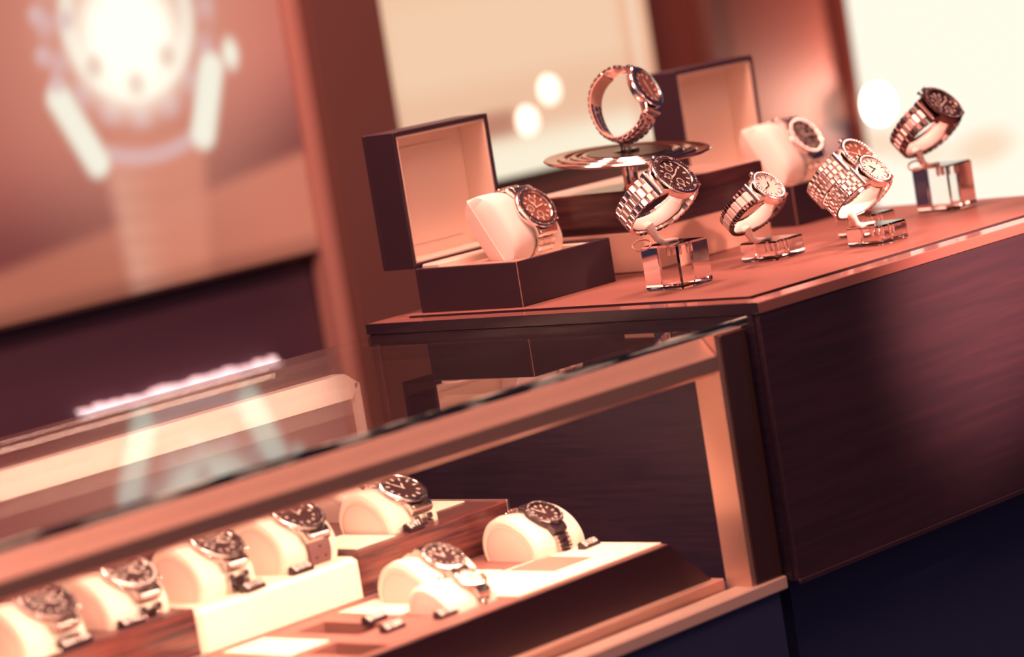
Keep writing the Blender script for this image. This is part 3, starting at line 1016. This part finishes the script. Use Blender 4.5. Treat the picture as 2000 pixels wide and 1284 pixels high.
# 5: on the turntable
a5 = Vector((-.94, -.11, .33)).normalized(); n5 = Vector((.26, -.86, .43)); n5 = (n5 - a5 * n5.dot(a5)).normalized()
s5 = a5.cross(n5)
R5 = Matrix((s5, a5, n5)).transposed()
L6 = (23.6, 27.6, 15.5)
make_watch('steel watch held upright above the round turntable', L6, R5, None, R=2.0, hs=3.2, h=2.75, width=1.9, style='3link', bezel='plain', dial='brown', hands=(20, 200), crownside=-1)
t = thing('ring_holder', 'clear and tan ring holder inside the watch on the turntable', 'watch holder', (22.4, 29.8, 10.26))
Wm = Matrix.Translation(-Vector((22.4, 29.8, 10.26))) @ Matrix.Translation(Vector(L6)) @ R5.to_4x4()
bm = B()
P = loop_path(2.95, 2.55, .88, 96)
loops = []
for p in P[18:] + P[:8][0:0]:
    rad = Vector((p.x, 0, p.z + 2.75)).normalized()
    pp = p + Vector((0, 0, -.42))
    loops.append([Wm @ (pp + Vector((0, yy, 0)) + rad * k) for (yy, k) in ((-.85, 0), (-.85, .1), (.85, .1), (.85, 0))])
rings(bm, loops); part('band', bm, 'plinth_pale', t, True)
lowp = min((Wm @ (p + Vector((0, 0, -.42))) for p in P), key=lambda v: v.z)
bm = B(); tube(bm, [lowp + Vector((0, 0, .12)), Vector((lowp.x * .6, lowp.y * .6, .45)), Vector((lowp.x * .5, lowp.y * .5, .12))], [.42, .4, .5], 14); part('neck', bm, 'acrylic', t, True)
bm = B(); lathe(bm, [(1.15, 0.01), (1.15, .14), (.9, .2)], 32, lowp.x * .5, lowp.y * .5); part('foot', bm, 'acrylic', t, True)

# ---- pillow watches in the two boxes
def rot_tilt(deg):
    a = math.radians(deg)
    return frame((0, -math.sin(a), math.cos(a)), (0, -math.cos(a), -math.sin(a)))

def pillow(label, loc, rot, y0, y1, group):
    t = thing('watch_pillow', label, 'pillow', loc, rot, group)
    bm = B()
    loops = []
    ns = 20
    nr = 48
    for i in range(ns + 1):
        q = i / ns
        y = y0 + (y1 - y0) * q
        endf = abs(2 * q - 1)
        w_ = (1 - endf ** 7) ** .5
        mid = math.exp(-((y) / 1.15) ** 2)
        a = 3.25 - .42 * mid
        b_ = (2.15 * w_ + .06) - .35 * mid
        lp = []
        for k in range(nr):
            th_ = 2 * math.pi * k / nr
            c, s_ = math.cos(th_), math.sin(th_)
            ex = .55 if endf < .8 else .5
            lp.append((a * math.copysign(abs(c) ** ex, c) * (1 + .03 * endf), y, -2.75 + b_ * math.copysign(abs(s_) ** (1.0 + .15 * endf), s_)))
        loops.append(lp)
    rings(bm, loops)
    part('cushion', bm, 'cream_velvet', t, True)
    bm = B()
    pts = []
    for k in range(60):
        q = k / 60 * 4
        sd = int(q); f = q - sd
        a, b_ = 3.3, 0
        u, v = {0: (-a + 2 * a * f, y0), 1: (a, y0 + (y1 - y0) * f), 2: (a - 2 * a * f, y1), 3: (-a, y1 - (y1 - y0) * f)}[sd]
        pts.append((u, v, -2.75))
    tube(bm, pts, .05, 6, True)
    part('piping', bm, 'cream_leather', t, True)
    return t
R_box = rot_tilt(58)
LB1 = (11.4, 31.2, 7.35)
make_watch('steel chronograph with a brown dial around the white pillow of the front box', LB1, R_box, None, R=2.05, hs=3.2, h=2.6, width=2.1, style='oyster', bezel='chrono', dial='brown',
           hands=(200, 100), sub=(180, 270, 0), e=.75, markers=True)
pillow('white pillow in the front black watch box', LB1, R_box, -4.0, 2.8, 'white watch pillows')
LB2 = (51.3, 33.2, 7.55)
make_watch('steel watch with a dark gem-set bezel on the pillow of the rear box', LB2, R_box, None, R=2.05, hs=3.2, h=2.6, width=2.1, style='5link', bezel='gem', dial='dark',
           hands=(200, 100), sub=(180, 270, 0), e=.75)
pillow('white pillow in the rear black watch box', LB2, R_box, -4.3, 3.0, 'white watch pillows')

# ------------------------------------------------------------------ inside the glass case
DZ = -20.2       # deck
RZ = -13.05      # riser tops
TZ = -16.5       # front tray top
t = thing('display_riser', 'striped wood riser inside the case, at its right-hand end', 'riser', (-25.7, 20, DZ), None, 'risers inside the glass case')
bm = B(); box(bm, 0.05, 16.4, 0, 16, 0, RZ - DZ, .06); part('wooden_body', bm, 'macassar', t)
bm = B(); box(bm, .5, 16.0, .5, 15.6, RZ - DZ - .02, RZ - DZ + .05); part('leather_top', bm, 'riser_top', t)
bm = B(); box(bm, 16.4, 16.65, 0, 16, 2.8, RZ - DZ + .12, .03); box(bm, 8.5, 16.4, 15.8, 16.1, 2.8, RZ - DZ + .3, .03); part('metal_edge', bm, 'steel_brushed', t)
t = thing('display_riser', 'plain cream riser between the two wooden risers', 'riser', (-41.9, 19.75, DZ), None, 'risers inside the glass case')
bm = B(); box(bm, 0, 16.15, 0, 16, 0, RZ - DZ - .25, .35); part('cream_body', bm, 'card', t)
t = thing('display_riser', 'dark wood riser in the bottom left corner of the case', 'riser', (-82, 20, DZ), None, 'risers inside the glass case')
bm = B(); box(bm, 0, 40.0, 0, 16, 0, RZ - DZ, .06); part('wooden_body', bm, 'macassar', t)
bm = B(); box(bm, .5, 39.5, .5, 15.6, RZ - DZ - .02, RZ - DZ + .05); part('leather_top', bm, 'riser_top', t)

# front tray with sunk slots
t = thing('display_tray', 'long low tray of dark polished wood with a leather top along the case front', 'tray', (0, 0, 0))
bm = B()
X0, X1, Y0, Y1 = -96.0, -8.4, 4.9, 19.6
prism(bm, [(X0, DZ), (-4.6, DZ), (X1, TZ - .35), (X1 - .3, TZ - .02), (X0, TZ - .02)], Y0 - .3, Y0, 'y')
prism(bm, [(-4.7, DZ), (X1 - .1, TZ - .35), (X1 - .4, TZ - .35), (-5.0, DZ)], Y0, Y1, 'y')
part('polished_front', bm, 'tray_dark', t)
holes = [(-35.4, -32.4, 10.8, 17.4), (-40.4, -37.4, 5.6, 11.0), (-47, -44, 10.5, 17.4)]
def holed(bm, x0, x1, y0, y1, holes, z, depth):
    xs = sorted({x0, x1, *[h_[0] for h_ in holes], *[h_[1] for h_ in holes]})
    ys = sorted({y0, y1, *[h_[2] for h_ in holes], *[h_[3] for h_ in holes]})
    for i in range(len(xs) - 1):
        for j in range(len(ys) - 1):
            mx, my = (xs[i] + xs[i + 1]) / 2, (ys[j] + ys[j + 1]) / 2
            if any(h_[0] < mx < h_[1] and h_[2] < my < h_[3] for h_ in holes): continue
            box(bm, xs[i], xs[i + 1], ys[j], ys[j + 1], z - depth, z)
bm = B(); holed(bm, X0, X1 - .3, Y0, Y1, holes, TZ, 1.6); part('leather_top', bm, 'tray_leather', t)
bm = B(); box(bm, X0, X1 - .5, Y0, Y1, DZ, TZ - 1.6); part('slot_floor', bm, 'pit', t)
bm = B(); box(bm, X0, X1, Y1, Y1 + .3, DZ, TZ + .12, .05); part('rear_edge', bm, 'steel_brushed', t)

def card(label, x0, x1, y0, y1, z, th=.12, name='display_card', cat='card', group='cream cards inside the case'):
    t = thing(name, label, cat, ((x0 + x1) / 2, (y0 + y1) / 2, z), None, group)
    bm = B(); box(bm, -(x1 - x0) / 2, (x1 - x0) / 2, -(y1 - y0) / 2, (y1 - y0) / 2, 0, th, .04)
    part('card_sheet', bm, 'card', t)
    return t
card('cream card on the front tray, just left of the paired pads', -30.2, -26.4, 11.8, 18.2, TZ)
card('narrow cream card on the front tray, mostly hidden behind the paired pads', -25.9, -24.4, 11.8, 18.2, TZ)
card('cream card on the front tray near the bottom edge of the view', -41.3, -37.3, 11.8, 18.6, TZ)
card('cream card at the very bottom edge of the view, in front of the slots', -46.5, -42.6, 4.9, 10.2, TZ)
t = card('large cream card covering the right end of the front tray', -24.6, -8.8, 5.3, 13.2, TZ, .15)
bm = B()
box(bm, 3.5 - 4.6, 3.5 - .2, -1.2, 3.6, .15, .165)
part('printed_patch', bm, 'velvet_tan', t, label='blurred brown printed patch')
card('cream card strip behind the large card, beside the right pad', -22.0, -17.4, 13.6, 19.2, TZ)
card('cream card on the wooden riser, left of the white-baton watch', -25.2, -21.0, 20.6, 26.4, RZ + .03)
card('cream card on the wooden riser, behind and right of the white-baton watch', -13.3, -9.8, 24.0, 34.5, RZ + .03)
card('pale card lying in the bottom left corner of the case', -62.0, -52.0, 20.4, 24.0, RZ + .03)
t = thing('price_card', 'small white upright card behind the second watch from the left', 'card', (-46.0, 29.0, RZ + .03), Matrix.Rotation(math.radians(-12), 3, 'X'), None)
bm = B(); box(bm, -2.0, 2.0, 0, .08, 0, 5.4, .03); part('card_sheet', bm, 'card', t)
bm = B()
for k in range(5): box(bm, -1.5, .4 + (k % 3) * .4, -.02, .01, 4.4 - k * .7, 4.5 - k * .7)
part('printed_lines', bm, 'ink', t)

# pads
def pad(label, loc, rot, hs, h, y0, y1, cutz, e=.92, group='cream watch pads in the glass case'):
    t = thing('watch_pad', label, 'watch pad', loc, rot, group)
    inv = rot.to_4x4().inverted() @ Matrix.Translation(-Vector(loc))
    def fin(bm):
        cut(bm, inv @ Vector((0, 0, cutz)), rot.inverted() @ Vector((0, 0, -1)))
        return bm
    def ring(y, s, dz=0):
        return [Vector((p.x * s, y, (p.z + h) * s - h - .52)) for p in loop_path(hs - .25, h - .25, e, 64)]
    bm = B()
    L = []
    prof = [(y0 + .10, .80), (y0, .86), (y0 + .02, .94), (y0 + .22, 1.03), (y0 + .9, 1.07)]
    for (y, s) in prof: L.append(ring(y, s))
    for k in range(1, 8):
        q = k / 8
        y = y0 + .9 + (y1 - y0 - 1.8) * q
        d = math.exp(-((y) / 1.3) ** 2)
        L.append(ring(y, 1.07 - .09 * d))
    for (y, s) in ((y1 - .9, 1.07), (y1 - .22, 1.03), (y1 - .02, .94), (y1, .86)): L.append(ring(y, s))
    rings(bm, L)
    part('cushion', fin(bm), 'cream_leather', t, True)
    bm = B()
    rings(bm, [ring(y0 + .12, .83), ring(y0 + .03, .83), ring(y0 - .02, .76), ring(y0 - .04, .3)])
    part('end_panel', fin(bm), 'cream_shaded', t, True)
    bm = B()
    rg = ring(y0 - .025, .76)
    for i in range(64):
        a, b_ = rg[i], rg[(i + 1) % 64]
        tube(bm, [a.lerp(b_, .15), a.lerp(b_, .75)], .022, 4)
    part('stitching', fin(bm), 'cream_seam', t)
    bm = B()
    tube(bm, ring(y0 + .10, .845), .035, 5, True)
    part('seam', fin(bm), 'cream_seam', t)
    return t

def price_tag(label, loc, text, rz=0.0, tilt=38):
    t = thing('price_tag', label, 'price tag', loc, Matrix.Rotation(math.radians(rz), 3, 'Z'), 'small black price tags in the glass case')
    n = len(text)
    wd = .34 * n + .3
    bm = B()
    prism(bm, [(-.35, 0), (.35, 0), (.35, .5), (.15, .62), (-.35, .22)], -wd / 2, wd / 2, 'x')
    part('tag_body', bm, 'tag_black', t)
    bm = B()
    a = math.atan2(.40, .5)
    for i, ch in enumerate(text):
        x = (i - (n - 1) / 2) * .34
        mt = Matrix.Translation((x, -.12, .45)) @ Matrix.Rotation(a, 4, 'X')
        text_bm(bm, ch, .72, mt, .03)
    part('price_digits', bm, 'tag_white', t)
    return t

R_pad = rot_tilt(30)
G2 = 'wristwatches on pads in the glass case'
def pad_set(px_loc, wlabel, plabel, cutz, y0=-3.4, y1=1.9, hs=3.1, h=2.6, rot=R_pad, **k):
    make_watch(wlabel, px_loc, rot, G2, hs=hs, h=h, cutz=cutz, e=.92, **k)
    pad(plabel, px_loc, rot, hs, h, y0, y1, cutz)

pad_set((-17.2, 22.9, -10.1), 'steel watch with white baton markers on the striped wood riser', 'cream pad under the white-baton watch', RZ, R=1.95, width=2.0, style='president', bezel='plain', dial='dark', hands=(150, 215))
pad_set((-12.6, 30.5, -10.4), 'watch seen only by its dark bracelet behind the white-baton watch', 'cream pad mostly hidden behind the white-baton watch', RZ, R=1.9, width=2.0, style='bead', bezel='plain', dial='dark', mats=('dark_steel', 'dark_steel'), y0=-4.2)
pad_set((-28.2, 22.9, -9.5), 'dark-dialled watch on a perforated rubber strap', 'cream pad under the rubber-strapped watch', RZ - .25, R=2.1, width=2.2, style='rubber', bezel='dive', dial='dark', hands=(120, 200), y0=-3.4, y1=2.2)
pad_set((-22.5, 30.0, -10.3), 'watch hidden behind the rubber-strapped one, on the next pad', 'cream pad glimpsed behind the rubber-strapped watch', RZ - .0, R=1.9, width=2.0, style='3link', bezel='plain', dial='dark', y0=-4.2)
pad_set((-36.4, 22.8, -9.6), 'steel watch with bright links, next left of the rubber-strapped one', 'cream pad under the watch next left of the rubber-strapped one', RZ - .25, R=2.05, width=2.0, style='3link', bezel='dive', dial='dark', sub=(90, 270, 180), mats=('steel', 'dark_steel'), y0=-3.4)
pad_set((-44.8, 22.8, -9.7), 'second watch from the left in the case, its links sparkling white', 'second cream pad from the left in the case', RZ, R=2.1, width=2.0, style='3link', bezel='gem', dial='dark', sub=(90, 270, 180), mats=('steel', 'dark_steel'), y0=-3.6, y1=2.0)
pad_set((-52.6, 22.4, -9.8), 'leftmost watch in the case, blurred, with dark dial', 'leftmost cream pad in the case', RZ, R=2.1, width=2.0, style='oyster', bezel='dive', dial='dark', sub=(90, 270, 180), mats=('steel', 'dark_steel'), y0=-3.6)
# front tray
pad_set((-24.2, 12.6, -13.6), 'watch with a scalloped steel bezel on the front tray', 'large cream pad under the scalloped watch', TZ, R=1.65, width=1.7, style='oyster', bezel='scallop', dial='dark', hands=(150, 215), y0=-3.2, y1=2.3)
pad_set((-26.2, 8.2, -14.6), 'small watch with a bright chain bracelet in front of the scalloped one', 'small cream pad in front of the large one on the tray', TZ, R=1.2, hs=2.5, h=1.9, width=1.2, style='chain', bezel='plain', dial='white', y0=-3.6, y1=1.4)
pad_set((-11.6, 14.0, -13.35), 'black-linked watch on the pad at the right end of the tray', 'cream pad at the right end of the front tray', TZ, R=1.5, width=1.35, style='ceramic', bezel='scallop', dial='dark', mats=('ceramic_black', 'steel'), hands=(150, 215), y0=-3.0, y1=2.6)

price_tag('black tag reading $197 in front of the white-baton watch', (-18.9, 20.7, RZ + .05), '$197', 2)
price_tag('black tag reading $1018 in front of the rubber-strapped watch', (-30.9, 20.6, RZ - .22), '$1018', 2)
price_tag('black tag reading $1110 at the end of the bright-linked bracelet', (-36.0, 20.3, RZ - .22), '$1110', 4)
price_tag('black tag with blurred digits under the second pad from the left', (-47.0, 20.8, RZ + .05), '$1902', 0)
price_tag('black tag with blurred digits beside the leftmost watch', (-52.3, 20.5, RZ + .05), '$201100', 2)
price_tag('black tag with white digits beside the empty slot, the upper of two', (-32.0, 12.6, TZ), '$1000', 2)
price_tag('black tag with white digits beside the empty slot, the lower of two', (-33.9, 8.9, TZ), '$1200', 2)
price_tag('black tag at the foot of the small pad on the front tray', (-30.0, 7.4, TZ), '$1160', 2)
price_tag('black tag under the black-linked bracelet at the right end of the tray', (-10.3, 11.2, TZ + .1), '$1150', 6)
